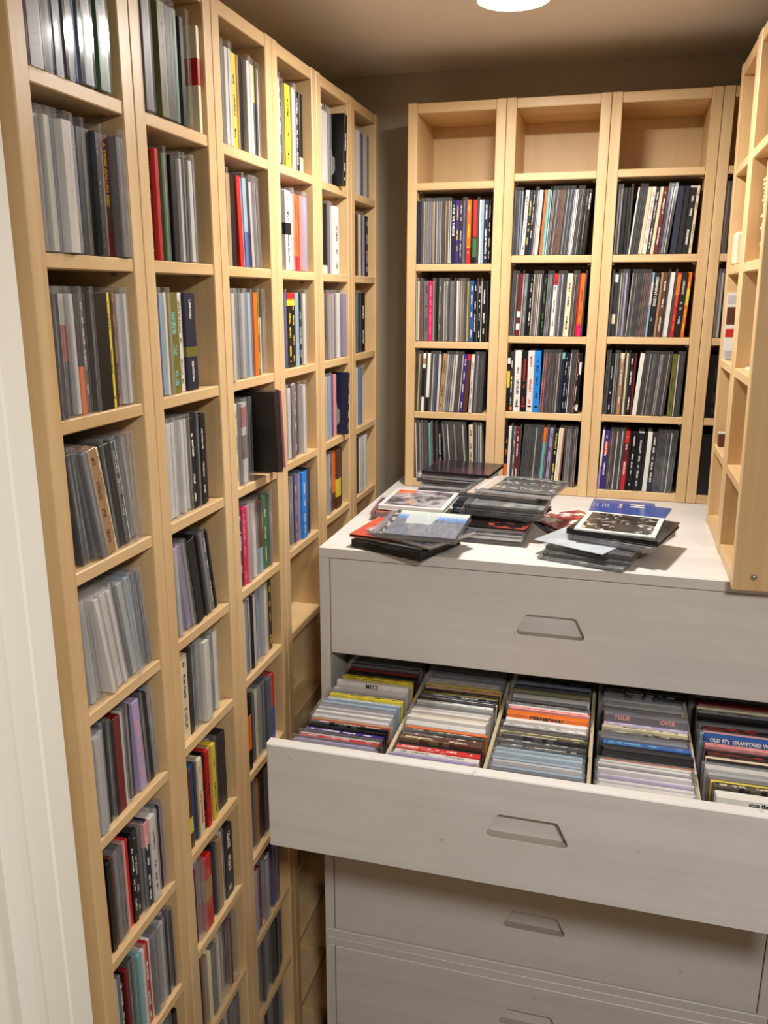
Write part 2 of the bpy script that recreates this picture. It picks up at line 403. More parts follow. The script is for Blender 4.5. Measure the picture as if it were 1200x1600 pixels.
def fill(frame, x0, W, z, data, where, group, depth0=.009, filed=False):
    items, fl = parse(data)
    if not items: return
    h = .133
    ts = sum(i[1] / math.cos(math.radians(i[8])) for i in items if i[0] != 'gap')
    ex = sum(i[1] for i in items if i[0] == 'gap'); cur = 0.0
    for i in items:
        if i[0] == 'gap': continue
        a = math.radians(i[8])
        if a > cur: ex += h * (math.sin(a) - math.sin(cur))
        cur = a
        last = a
    if last < 0: ex += h * math.sin(-last)
    k = (W * fl - ex - .0012) / ts
    c = .0006; cur = 0.0
    n_of = {}; tot = {}
    for i in items:
        if i[0] != 'gap': d = describe(i); tot[d] = tot.get(d, 0) + 1
    for i in items:
        if i[0] == 'gap': c += i[1]; continue
        kind, t, col, ink, pr, up, bands, txt, lean = i
        a = math.radians(lean); t *= k
        if a > cur: c += h * (math.sin(a) - math.sin(cur))
        cur = a
        fp = t / math.cos(a)
        rec = depth0 + rng.uniform(-.0025, .0035) - pr - (.003 if kind == 'S' else 0)
        tt = t * .985
        if a >= 0: m = Matrix.Translation((x0 + c, rec, z + up + .0003)) @ Matrix.Rotation(-a, 4, 'Y')
        else:
            m = Matrix.Translation((x0 + c + fp, rec, z + up + .0003)) @ Matrix.Rotation(-a, 4, 'Y') @ Matrix.Translation((-t, 0, 0))
        d = describe(i); n_of[d] = n_of.get(d, 0) + 1
        lab = (ORD[min(n_of[d], 20)] + ' ' if tot[d] > 1 else '') + d + ', ' + where
        make_item(kind, tt, col, ink, bands, frame @ m, txt, lab, group, filed)
        c += fp
LEFT = {
 (1, 1): 'f96,S5t,S10h+10:k,C5k+4,S4k+6,S8n+8,C5k+5,S4b+6,S8d+8,C4k+7,S9e+8:k,S8k',
 (1, 2): 'f97,S8g+5,S6w+7,S5w+9,S4b+3,S10w+10,S5d+8,C4k:y+6,S5l+8,C15k+3,S3k+9,C9k:w+3,C10m:y{h;.22;.5}+3=A TRIBE CALLED RED,S10g+9',
 (1, 3): 'f95,S9g+10,S4g,S13w+4{r;.45;.75}{z;0;.45},S5w+7,C6k+2{o;0;.4},C7z:g,S6t+5,C18k+2,C5y:h+2,C5z,C5t:h,S8g+2,S5w',
 (1, 4): 'f95,S7g,/6,S9g+3,/11,S5d,S9g+5,C14t:h+4,C5c:k+5,/8,S5k,C4z,S9g+5,C6k:w,S6w+4,/3,S7g,S7g',
 (1, 5): 'f95,S6g,/5,S7g,S6w,/10,S5w+3,S5w,S5w,S5w,S5w,S5g,S5d,S8g+5,/6,S8l,S8g,S6g',
 (1, 6): 'f97,C4k,S9g+4,S6g,C5k,S6l,C4k,C10m+4,S6w,S4k,C7z,/3,C10u:p+4,S5z,C8k,S6l,S4k',
 (1, 7): 'f94,C9m:w{k;.5;1}+3,C6k,C4h,S8g+2,S7g,C4p,C4r,C6k:w+2,C8z:g,S5d,C8n:w{p;.72;1}+3,S10w:k+4,S5g,C5k,S4u',
 (1, 8): 'f96,C6z:w,S7g,C6k:w,C4m,S12g,S5a,S5w,C7r:w+2,C3w,S6d:k,S7g,S8g,C3k,S6g,S3m',
 (1, 9): 'f93,S6g,C5k:w,S7g,C8z,S5w,C5b,S6g,C7m:c,S8d,S6g,C6k',
 (2, 1): 'S7d+12,C7k+4,S7q:k+9,S8k+8,C3e+9,C6h+2,S4k+8,x32,C3c+4{r;.45;.7}',
 (2, 2): 'f84,S5g+3,C4k:w,C5r+5,C8r{k;0;.4}+2,S5e,C9z,C8k,S5u,S4w,C5k,S6w+4,S4g,C4k',
 (2, 3): 'f70,S7b:o+3,S7l+5,C3c,C12q:a+2,C7w:q+2,C14n:w+2{q;.35;.45}=LIMITED|EDITION',
 (2, 4): 'f82,S5w+2,S6w,S6w+2,S5w,S7w,S5w,S5w+2,S4w,C8k:w+2,S4g,C4k,C6k:w,C6k',
 (2, 5): 'f88,/2,S6l,S6g,/9,S8u,S6d,C13k+3,C7k:y,C4z,/10,S8d+3,C6k:w,C4k',
 (2, 6): 'f80,C6z{r;.8;.95}{q;0;.7},C8c:z+2,C4z,S5k:c,S6d,S7g+3,S4e,S4e:k,S5g',
 (2, 7): 'f90,S4z,C8h{y;.2;.4},C6b,S4g,C7c:r,C6k:r,C5r:k,C5t,C6y:k,S5g,C16z+2',
 (2, 8): 'f92,C10m:w+2,S5g,S6g,C11r:t{t;.4;.7}+3,C7k:p,S5z,C7t,S6w,C14z:w',
 (2, 9): 'f90,C7k:w,S7h,C4t,C4c,S8g+2,S7c,S5w,S8g,C3m,S7g',
 (2, 10): 'f92,J9d:w,J9g,J9k:w,J9d,J9g:k,J9d,S8g',
 (3, 1): 'f97,S4w+5,S5g+3,S4k,S6w+5,S5w+3,C6z,C9y:k,C4t,C3h:o,C8k,S6w+4,S5g,S6w,C6n{y;.6;1},S4k,S4w',
 (3, 2): 'f90,C5k,S4w,C6t+2,C7k,/3,C6r+2,S4l,C6b{l;.4;1},S5g,S5p,S5w+2,S4k',
 (3, 3): 'f88,S6w+8,S7d+2,S7g+2,S4k,S8g+3,S8g,C6l+3,S5l,C8o+2,C6q:y+2,S4h,S8w{h;.7;1}',
 (3, 4): 'f46,C5w:k+2,C3c:k+2,S6g+5,S6w+2{r;.7;.95}{m;.3;.6},S5g',
 (3, 5): 'f92,C6z,C6z:w,C7P:p+3,S6p,S6u,S7w,S6w+2,C6h{l;0;.35},S5k,C7e:c,S5e,S4g',
 (3, 6): 'f88,S7w:k+3,S6g,C3w,C3k,S5g,C4m,S4c,S6l,S4w,C4t,C5z:y',
 (3, 7): 'f85,C8k{o;.3;.8}+2,C4k,S5g,S5c,S6g,S5d,S5l,C6r{b;0;.5}',
 (3, 8): 'f80,C9k,S5g,C5t,C6h,S5k,S6d,C6k:w,S6g',
 (3, 9): 'f85,S5g,S5u,C5m,S7d,S5g,C6k,S6u,S5g,C5k{r;0;.3}',
 (3, 10): 'f88,S6d,S6g,S5d,S6g,S6d,S7g,C5k,S6g,S6k',
 (3, 11): 'f80,S6d,J9g,C5k,J9d,S6g,S6d,S7g',
 (4, 1): 'f86,S4w+6,C5k+2,C5k:w,S5c,C9y:k+2,S4w+3,S4g,S5z,C7k:w,C6k{c;0;.2}',
 (4, 2): 'f88,C5m,S5z,C10w:k{k;.45;.6}+4,S4g+4,S4l,S4w,C8o:r+3{r;0;.2},S7p+4,S8u+2',
 (4, 3): 'f82,C7t{k;0;.15}+2,S4p,C5b,C9k:y{r;.91;1}{y;.83;.91}+2,C7k:y{r;.91;1}{y;.83;.91}+2,C5l,C6l:k,C4k:w,S6w',
 (4, 4): 'f72,S5w+4,S5u,S5w+3,S5g,C8h:w+1,S5g,S5w+4',
 (4, 5): 'f88,C3w,S7g+2,S7g,S5k,C6v:p,S4u,C8B:w+5,C7b,C6n',
 (5, 1): 'f56,S5g+2,S4w+2,S6w+6,S4w,C4k',
 (5, 2): 'f72,S5g,C10k{w;0;.12}+2,S6g,S5w,C9w:k+3',
 (5, 3): 'f96,C8t:r+2,C4k{w;0;.3},S5g,S5w+2,C4r,S6g,S5l,C4u,C6w:y+2,S4k,S8u+6',
 (5, 4): 'f64,C4r{k;0;.7},S4g,S5w+2,S5w,S6l,C6v,C5p',
 (5, 5): 'f84,C5c:k,S5l,S4w,C6v:p,C7h{o;.3;1},C8h{y;.2;.5},C5z',
 (6, 1): 'f88,C4z,S6l,S6g+3,S4w,C6k,S4w+5,C6k',
 (6, 2): 'f80,C4k,S4k,C5h,S5e,C4c,S5m,C4u,C5k:w',
 (6, 3): 'f62,C7k,S4l,C4k,S3w,C8k:w',
 (6, 4): 'f64,S6g,S3k,C5w:u,S4l,S8w',
 (6, 5): 'f70,C13k+2,S6w,C4w:k,C5w',
}
TOPROW = 'top'
def shelf_word(n): return ('top shelf' if n == 1 else '%s shelf down' % ORD[n])
for (u, s), d in LEFT.items():
    fill(LFR[u], PL, .1992 - 2 * PL, ZL[u][s - 1], d, shelf_word(s) + ', ' + LNAME[u], 'discs on the side-wall bookcases')
# loose ones in the third side-wall bookcase, pulled forward and tipped
zz = ZL[3][3]
def put(u, x, y, z, ry, kind, t, c, ink, label, rx=0.0, up=0.0):
    m = LFR[u] @ Matrix.Translation((x, y, z)) @ Matrix.Rotation(math.radians(rx), 4, 'X') @ Matrix.Rotation(math.radians(ry), 4, 'Y')
    return make_item(kind, t, c, ink, [], m, None, label, 'discs on the side-wall bookcases', dh=up)
put(3, .1080, -.030, zz + .0110, -5, 'B', .022, 'k', None, 'wide black CD box tipped out over the fourth shelf, third side-wall bookcase')
put(3, .1310, -.033, zz + .0150, -5, 'C', .0045, 'p', 'w', 'thin pink card CD case pulled out beside the wide black CD box')
put(3, .1520, -.022, zz + .0006, 0, 'S', .0085, 'm', 'p', 'maroon CD sleeve sticking out behind the thin pink card case')
put(5, .1150, -.010, ZL[5][0] + .0030, 6, 'B', .017, 'k', 'w', 'black CD box leaning out of the top shelf, fifth side-wall bookcase')
put(5, .1290, -.010, ZL[5][3] + .0025, 5, 'C', .009, 'n', 'w', 'dark navy card CD case leaning out of the fourth shelf, fifth side-wall bookcase')
BACK = {
 (1, 2): 'C10n:z,S4g,S4w,S4g,S11d,S4c,S3w,S3k,S4w,S4g,S4w,S3d,S4g,S3c,S4t,S3w,S4w,C9n:w+1=+ FOR THE THRONE,C8v:y+1,C8z:g,S5u,S4k,C9o:y{r;0;.25}+1,C4k,C9k{r;.42;1}{e;.1;.4}+1,S4k,C4w,C6l,C10n:w,C4k:c',
 (1, 3): 'S3w,S5c,S4t,S4t,C11d:z,C8P:p+1,S4w,S4g,C4k,S6z:w,S4g,S4w,S5w,S4g,C10d,S4z,C4w+1,S3w,S5t,S5d,S4q,S4c,C3q,C8b:w,C6k:w,S3g,C5k:w,S3g,C8k:w,C3z',
 (1, 4): '/-2,S4k,S4c,S4g,C6w{k;.25;.75}{t;.82;.92},S3k,C6w{k;0;.25},S4g,S3g,S4l,S4b,S5g,/-4,C7t:k,S5g,S4g,S4g,S4g,S5g,S4k,S4z,S3w,C7v:w,C8h{r;.9;1},/-2,C6w:k+8,S3k,S5d,S4g,S4d,S4k',
 (1, 5): '/2,S3w,S4k,S4g,S5z,S4t,S4k,C4a,S5k,C4k,S4z,C6k:w,/5,S4g,S4z,S3w,S4g,S4d,S4g,S4z,S3g,S4d,S4w,S4k,/2,C7c:k+1,S4k,S4g,S3w,S4g',
 (2, 2): '/-1,S4g,S4g,S5l,S5g,/-3,C8w:k+1,C8k:y,C5n:w,S4v,S3w,C8w:t+1,C3k,C6o:h+1,C6a:l+1,S3w,/-4,S3g*4,S3t*3,S3g*5,S4l,S3d,S3g,C4w+1,S3w,S3g*4,C3k,C5z:t,C6k:w=ONE BAD YOM',
 (2, 3): '/-2,S4k,S3d,S3g,S3k,C7m{w;.1;.2}{w;.3;.4}+1,S3g,C7d:l,C4k,C6k:w,S3w,S3t,S3g,S3w,S4w:k,S3k,C8k:e,S3g*4,C8w:k{r;.82;1}+1,S3g,S3u,S4w,S4b,S3g,C11c:k+1,S3g*3,S3t,C3r,C8o:m{P;0;.2}+1,S3k',
 (2, 4): 'C6k{y;.4;.68}{w;.8;.9},C7z:w{o;.02;.08},S3g,B14w:k+1,B13k:r+1,B14w:r+1,B14B:n+1,/-2,S4m{r;.1;.5},S4p,S3g,S3u,S3g*2,S3t,S3k,S3g*2,S3w+3,S4k,C6n{a;.9;1},C7k:l,C4n:g,S3g*4,S3p,C4z:w,C5k{w;.65;.85}{w;.05;.15}',
 (2, 5): '/-1,C6k:o{o;0;.35},C6w+1,S3k,C6d:w,C8m:w+1,S3k,/-3,S3g*3,S3d*4,S3g,S3w,S3d*3,S3g,C6a{o;.75;1},S3g,S3k,C7u:k,S3g,C8k:y,C3w,C6c,S3P,/-1,S3g*8',
 (3, 2): '/-1,S5z,S5g,C8k,C6k,S4k,/-5,C3w,S3k,S4d,S4g,S4z,C7c,C8w:o+1,C7z:w,C6c,C8m:w+1,S4k,S6u:k,S3w,S4k,/-3,C12n,C10k,C12k:w{g;.97;1},C5c:k',
 (3, 3): '/-1,S4k,C7z{w;.85;.97}{c;.2;.35},S3k,S3w,S5g,S5u,S3g,/-3,S3w,S3g*4,S3k,S3t,S3g,S3t*2,S3u,C5l{w;.5;.85},C10k:w+1=CEREMONY / ZOO|.....,C5t,C8h:w,S3k,C8w+1,S4m,C7r:o{o;.65;.97}+1,C10k:g,C7o:y{y;.5;.75}+1',
 (3, 4): '/-1,S4z,S4d,C7k:g,S4g,S3g,S3z,C8t:w{c;.92;1},S3k,C4c,S3h,C8k:w,C4m,/-4,C8w+1,S3g,S3n,S3g,S3w,S3n,S3g*3,S3k,S3g,S3w,S3g,S3m*2,S3w,S4m,/-1,C9q:z,S3g,S3n,S4g,S3k',
 (3, 5): '/-2,C4w{u;0;.4},C9v:w{r;.6;.8},S3g*3,S3d,S3w,S3g*3,S3k,C9r:w{m;.5;.8}+1,C4k,C8k:w,C3k,C10k:g{g;.98;1},C6k,C8w+1,C9z:w+1,S3d*5,S3g,S4d,S3w,S3d*3',
 (4, 2): 'f50,S4h,C7k,S4g,C5k,S5e,C6k', (4, 3): 'f50,S4g,C5k,S5z,S4g,C7k', (4, 4): 'f50,C12k:z,C8w:k,C9k', (4, 5): 'f50,C10k,S5z,C8u:t,C9k',
}
BZ5 = CT + .0184; GREYS = 'ggdddzwt'
for (u, s), d in BACK.items():
    fill(BFR[u], PB, .1992 - 2 * PB, (ZB[u] + [BZ5])[s - 1], d, ('%s shelf' % ('bottom' if s == 5 else ORD[s])) + ', ' + BNAME[u], 'discs on the back-wall bookcases', depth0=.005)
# oval marks at the feet of the four box spines
for o in [o for o in bpy.data.objects if o.name.startswith('box_set') and o.location.y > 1.0]:
    t = o['print_style'][0]
    def f(bm):
        cyl(bm, (0, 0, 0), .0042, .0003, 'Y', 20)
        for v in bm.verts: v.co.z *= .42
    ik = 'r' if o['ink'][0] > .3 and o.color[0] < .1 else 'k'
    obj('oval_mark', mesh(f, 'oval_mark'), inkm(ik), o, loc=(t / 2, -.0002, .012))

# ---------------------------------------------------------------- drawer cabinets
CX0, CX1, CY0, CY1 = .062, .857, .598, 1.27
def rounded_poly(pts, r, seg=4):
    out = []; n = len(pts)
    for i in range(n):
        p0, p, p1 = Vector(pts[i - 1]), Vector(pts[i]), Vector(pts[(i + 1) % n])
        a = (p0 - p).normalized(); b = (p1 - p).normalized(); ang = a.angle(b); d = min(r / math.tan(ang / 2), .45 * min((p0 - p).length, (p1 - p).length))
        s, e = p + a * d, p + b * d
        for k in range(seg + 1):
            q = k / seg; out.append((1 - q) ** 2 * s + 2 * q * (1 - q) * p + q * q * e)
    return out
def drawer_front(w, h, t, hz):
    """front panel with a routed trapezoid grip; local x 0..w, z 0..h, y 0..t, grip top at h-hz"""
    def f(bm):
        c = w / 2 - .002; zt, zb = h - hz, h - hz - .037
        tr = rounded_poly([(c - .040, zt), (c + .040, zt), (c + .0585, zb), (c - .0585, zb)], .007)
        bv = .0016
        outer = [(bv, bv), (w - bv, bv), (w - bv, h - bv), (bv, h - bv)]
        ov = [bm.verts.new((x, 0, z)) for x, z in outer]; iv = [bm.verts.new((p.x, 0, p.y)) for p in tr]
        es = [bm.edges.new((l[i], l[(i + 1) % len(l)])) for l in (ov, iv) for i in range(len(l))]
        bmesh.ops.triangle_fill(bm, use_beauty=True, edges=es)
        # bevelled rim, sides, back
        rim = [bm.verts.new((x, bv, z)) for x, z in ((0, 0), (w, 0), (w, h), (0, h))]; bk = [bm.verts.new((x, t, z)) for x, z in ((0, 0), (w, 0), (w, h), (0, h))]
        for i in range(4):
            j = (i + 1) % 4; bm.faces.new((ov[i], ov[j], rim[j], rim[i])); bm.faces.new((rim[i], rim[j], bk[j], bk[i]))
        bm.faces.new(bk)
        cc = Vector((c, (zt + zb) / 2)); n = len(iv); ci = [bm.verts.new((p.x, .0008, p.y)) for p in [cc + (q - cc) * .985 for q in tr]]
        dp = [bm.verts.new((v.co.x, .0155, v.co.z)) for v in ci]
        for i in range(n):
            j = (i + 1) % n; bm.faces.new((iv[i], iv[j], ci[j], ci[i])); q = bm.faces.new((ci[i], ci[j], dp[j], dp[i])); q.material_index = 1
        bm.faces.new(dp)
    me = mesh(f, 'drawer'); me.materials.append(STAIN[0]); me.materials.append(M_CHIP); return me
def cabinet(z0, z1, rows, label, open_row=None):
    r = empty('drawer_cabinet', (CX0, CY0, z0)); tag(r, label, 'drawer cabinet', 'white-stained drawer cabinets')
    W, H, D, T = CX1 - CX0, z1 - z0, CY1 - CY0, .018
    bobj('top_panel', (0, 0, H - T, W, D, H), STAIN[0], r)
    bobj('bottom_panel', (0, 0, 0, W, D, T), STAIN[0], r)
    for x in (0, W - T): bobj('side_panel', (x, .0005, T, x + T, D, H - T), STAIN[1], r)
    bobj('back_panel', (T, D - .006, T, W - T, D, H - T), STAIN[1], r, bev=0)
    out = None
    fw = W - 2 * T - .003
    for i, (a, b, hz) in enumerate(rows):
        oy = 0.0 if i != open_row else -(CY0 - .305)
        d = obj('drawer', drawer_front(fw, b - a, .018, hz), None, r, loc=(T + .0015, .001 + oy, a - z0))
        # the box behind the front
        hb = (b - a) - .078; dd = .46
        for nm, dm in (('drawer_side', (.001, .018, .012, .010, dd, .012 + hb)), ('drawer_side', (fw - .010, .018, .012, fw - .001, dd, .012 + hb)),
                       ('drawer_back', (.010, dd - .012, .012, fw - .010, dd, .012 + hb)), ('drawer_bottom', (.010, .018, .012, fw - .010, dd - .012, .018))):
            bobj(nm, dm, PLY, d, bev=.0006)
        if i == open_row: out = d
    return r, out
cab, od = cabinet(.441, CT, [(1.037, 1.2105, .066), (.853, 1.0215, .055), (.646, .849, .066), (.461, .642, .066)], 'upper white-stained drawer cabinet with its second drawer pulled open', 1)
cabinet(0.02, .4405, [(.236, .421, .06), (.04, .232, .06)], 'lower white-stained drawer cabinet standing on the floor under the other')
# dividers of the open drawer (drawer-local coordinates)
DX = CX0 + .018 + .0015; DZ = .853; DY = .305 + .001
M_FIBRE = grain('raw_fibreboard', lin((206, 190, 158)), lin((186, 168, 134)), 1, .8, 1.0, .05)
for x in (.2369, .3853, .5337, .6821):
    def f(bm, x=x):
        box(bm, x - DX - .003, .019, .018, x - DX + .003, .446, .122, .0006)
    obj('divider', mesh(f, 'divider'), M_FIBRE, od)
DB = DZ + .018
GREYS = 'gggdwwz'
def drawer_fill(xr, data, where, lean0):
    """front to back; each item stands across the compartment with its right end at xr"""
    items, _ = parse(data); y = DY + .019 + .002
    fr = Matrix.Translation((xr, 0, 0)) @ R90
    avail = (DY + .446) - y - .003
    n_of = {}; tot = {}
    for i in items: d = describe(i) if i[0] != 'gap' else None; tot[d] = tot.get(d, 0) + 1
    a = math.radians(lean0); ts = sum((i[1] if i[0] != 'gap' else i[1]) for i in items) / math.cos(a)
    k = (avail - .126 * math.sin(a)) / ts
    for i in items:
        if i[0] == 'gap': y += i[1] * k; continue
        kind, t, col, ink, pr, up, bands, txt, _l = i; t *= k
        fp = t / math.cos(a)
        hz = up + rng.choice((0, .001, .002, .003, .005)) if not txt else .0085
        sh = rng.uniform(-.002, .002)
        m = Matrix.Translation((y + fp, sh, DB + .0003)) @ Matrix.Rotation(a, 4, 'Y') @ Matrix.Translation((-t, 0, 0))
        d = describe(i); n_of[d] = n_of.get(d, 0) + 1
        lab = (ORD[min(n_of[d], 20)] + ' ' if tot[d] > 1 else '') + d + ', ' + where
        o = make_item(kind, t * .97, col, ink, bands, fr @ m, txt, lab, 'discs filed in the open drawer', True, hz=hz)
        if hz and o: o.scale = (1, 1, 1 + hz / .128)
        y += fp
DR = {
 1: 'S4g,S4w,S4g,S4u,C4z,C5r:w,S4g,C4k,C8v:w,C4k,C4k:w,C7r:w,C3t,S9g,S6w,S5g,S6g,S5d,S6l,C6l:w,C7y:k,C5b:w,S4w,S4w,S6w,C8w:k=METZ,S4w,S5w,C5y:k,C8y:k,C4k,C4v:w,C4k,C8m,S4k,C5z,S5z,S5d,S6k,S6z,C6h,S6g,S5k,S6z,S5g,S6d',
 2: 'S4u,S4g,S5u,C8w:k,C8r:w,C5k,C9h:c,C5h:w,S4k,C4k:w,C4o,S7g,S5w,S7g,S5c,S6g,S5g,S7g,C5w:k,C4z,C4w,C7n:w,C5q:t,C6k,C6t:w,C4y,S6c,S4w,S5w,S5z,J8d,S5k,S6g,S6z,S6d,S5k,S6g,S6d,S6z',
 3: 'S3g,S4d,S4g,S4l,S4w,S4g,S4l,S4w,S4l,S5g,S4l,C5k:w,S4z,C5k:w,C4z:w,C4q,S5c:k,C5z,S6w:k,C6w,C9o:k=CEREMONIAL,C6m,C5p:r,S4w,C9z:g,S4g,S6g,C6w,S4z,C4q,C5z,S5l,S4l,C11n:l,S6d,S6z,S5k,S6g,S6d,S6z',
 4: 'S4p,S4w,S4g,S4w,S4w,S4u,S4w,S4w,S4g,S5w,S4w,C11k{o;.93;.96},C6z,C5k,C9b:a,S6d,S4z,C4k:w,C6c:k,C4k:o,C6u:w,C13d:p=TOUR|OVER,C4z,C3m,S4w,S5g,S5w,S5g,S4w,C9k:w,C9k:g,S6z,S6k,S6d,S6k,S6z,S6d',
 5: 'S6d,C12w:k=stop the clocks,C5v:w,C8k:c,C5y,S5d,S6g,S8g,S4w,C5k,C5c,C5k:r,C4k:h,C6p:r,S3l,C9b:w=OLD 97\'s  GRAVEYARD WHISTLING,S4l,C5p,C9k:r,S4g,C13k{w;.9;.94},C4k,C6d:w,C6c,C13m:h,S6k,S6z,S6d,S6k,S6z,S6d',
}
XR = {1: .2339, 2: .3823, 3: .5307, 4: .6791, 5: .8270}
DN = {1: 'first', 2: 'second', 3: 'third', 4: 'fourth', 5: 'fifth'}
for k in DR:
    drawer_fill(XR[k] - .003, DR[k], '%s section of the open drawer' % DN[k], 10)
# of the sleeves, the 300 that show largest stand as objects; the thinner and farther ones are one object
CAMP = cam.location.copy()
def shown(d):
    kind, t, col, ink, bands, m, text, label, group, filed = d[:10]
    p = m @ Vector((t / 2, 0, .065)); v = CAMP - p; L = v.length
    if filed: return t * .134 * (.45 if p.y < .56 else .12) / L ** 2
    n = (m.to_3x3() @ Vector((0, -1, 0))).normalized(); s = t * .128 * max(n.dot(v.normalized()), .02) / L ** 2
    if bands: s *= 1.6
    if p.x < .1 and p.y > .5 and p.z < 1.0: s *= .4
    return s
DEFER.sort(key=shown, reverse=True)
for d in DEFER[:300]:
    o = make_item(*d[:12], hz=d[12], force=True)
    if d[12]: o.scale = (1, 1, 1 + d[12] / .128)
for d in DEFER[300:]: STUFF.append((d[5], d[1], jit(CC[d[2]][0]), d[9]))
def stuffmesh():
    bm = bmesh.new(); cl = bm.loops.layers.color.new('Col')
    for m, t, c, fl in STUFF:
        for part in (0, 1):
            n0 = len(bm.faces)
            r = bmesh.ops.create_cube(bm, size=1)
            d = (0, 0, 0, t, .134 if fl else .140, .128 if fl else .131) if part == 0 else (t * .2, .0025, .0012, t * .8, .1265, .1237)
            for v in r['verts']:
                v.co = m @ Vector((d[0] + (v.co.x + .5) * (d[3] - d[0]), d[1] + (v.co.y + .5) * (d[4] - d[1]), d[2] + (v.co.z + .5) * (d[5] - d[2])))
            for f in {f for v in r['verts'] for f in v.link_faces}:
                f.material_index = part
                for l in f.loops: l[cl] = (*c, 1)
    me = bpy.data.meshes.new('thin_plastic_sleeves'); bm.to_mesh(me); bm.free()
    g = G('sleeve_cards'); me.materials.append(M_SLEEVE)
    me.materials.append(g.done(princ(g, g.n('Attribute', attribute_name='Col').outputs['Color'], .45)))
    return me
so = obj('thin_plastic_sleeves', stuffmesh()); so['kind'] = 'stuff'; so['label'] = 'thin clear CD sleeves packed between the cases on the bookcases and in the drawer'; so['category'] = 'CD sleeves'
print('N', len(DEFER), len(STUFF), sum(o.name.startswith('sleeved_disc') for o in bpy.data.objects), sum(o.name.startswith('cd_case') for o in bpy.data.objects))
# ---------------------------------------------------------------- loose cases on the cabinet top
def art_landscape(g, tc):
    s = g.n('SeparateXYZ', {0: tc}).outputs; x, y = s[0], s[1]
    n = g.n('TexNoise', {'Vector': tc, 'Scale': 90.0, 'Detail': 5.0}).outputs[0]; n2 = g.n('TexNoise', {'Vector': tc, 'Scale': 25.0, 'Detail': 3.0}).outputs[0]
    fld = g.mix(n, (.01, .015, .03), (.25, .28, .36)); sky = g.mix(g.n('MapRange', {0: y, 1: .03, 2: .055}).outputs[0], (.10, .25, .55), (.75, .78, .62))
    c = g.mix(g.ma('GREATER_THAN', g.ma('MULTIPLY_ADD', n2, .01, y), .026), fld, sky)
    tower = g.ma('MULTIPLY', g.ma('LESS_THAN', g.ma('ABSOLUTE', g.ma('ADD', x, .006)), g.ma('MULTIPLY_ADD', n2, .012, .018)), g.ma('GREATER_THAN', g.ma('MULTIPLY_ADD', n, .03, y), .012))
    c = g.mix(g.ma('MULTIPLY', tower, .85), c, (.50, .56, .54))
    st = g.ma('LESS_THAN', x, -.050); return g.mix(st, c, g.mix(g.ma('GREATER_THAN', n, .52), (.02, .02, .02), (.45, .40, .36)))
def art_photo(g, tc):
    n = g.n('TexNoise', {'Vector': tc, 'Scale': 45.0, 'Detail': 6.0, 'Distortion': 1.5}).outputs[0]; n2 = g.n('TexNoise', {'Vector': tc, 'Scale': 17.0, 'Detail': 2.0}).outputs[0]
    s = g.n('SeparateXYZ', {0: tc}).outputs; c = g.mix(g.n('MapRange', {0: n, 1: .52, 2: .62}).outputs[0], (.018, .016, .013), (.55, .52, .48))
    c = g.mix(g.ma('GREATER_THAN', n2, .58), c, (.05, .045, .035))
    b = g.ma('MAXIMUM', g.ma('GREATER_THAN', g.ma('ABSOLUTE', s[0]), .056), g.ma('GREATER_THAN', g.ma('ABSOLUTE', s[1]), .056)); return g.mix(b, c, (.8, .79, .77))
def art_orange(g, tc):
    n = g.n('TexNoise', {'Vector': tc, 'Scale': 30.0, 'Detail': 5.0, 'Distortion': .8}).outputs[0]; n2 = g.n('TexNoise', {'Vector': tc, 'Scale': 16.0, 'Detail': 1.0}).outputs[0]
    s = g.n('SeparateXYZ', {0: tc}).outputs; c = g.mix(g.n('MapRange', {0: n, 1: .4, 2: .62}).outputs[0], (.10, .08, .09), (.48, .46, .5))
    c = g.mix(g.ma('MULTIPLY', g.ma('GREATER_THAN', n2, .55), g.ma('LESS_THAN', s[0], 0.0)), c, (.45, .28, .22))
    c = g.mix(g.ma('MULTIPLY', g.ma('LESS_THAN', s[0], -.02), g.ma('GREATER_THAN', s[1], .034)), c, (.75, .16, .07))
    b = g.ma('MAXIMUM', g.ma('GREATER_THAN', g.ma('ABSOLUTE', s[0]), .056), g.ma('GREATER_THAN', g.ma('ABSOLUTE', s[1]), .056)); return g.mix(b, c, (.75, .73, .74))
def art_speck(a, b, sc=40.0, lo=.5, hi=.6):
    def f(g, tc):
        n = g.n('TexNoise', {'Vector': tc, 'Scale': sc, 'Detail': 5.0}).outputs[0]; return g.mix(g.n('MapRange', {0: n, 1: lo, 2: hi}).outputs[0], a, b)
    return f
def art_scrawl(g, tc):
    s = g.n('SeparateXYZ', {0: tc}).outputs
    n = g.n('TexNoise', {'Vector': g.n('VectorMath', {0: tc, 1: (90, 170, 1)}, operation='MULTIPLY').outputs[0], 'Scale': 1.0, 'Detail': 4.0}).outputs[0]
    rows = g.ma('GREATER_THAN', g.ma('SINE', g.ma('MULTIPLY', s[1], 150.0)), .2)
    c = g.mix(g.ma('MULTIPLY', g.ma('GREATER_THAN', n, .55), rows), (.012, .018, .02), (.5, .5, .46)); return g.mix(g.ma('LESS_THAN', s[0], -.044), c, (.45, .42, .34))
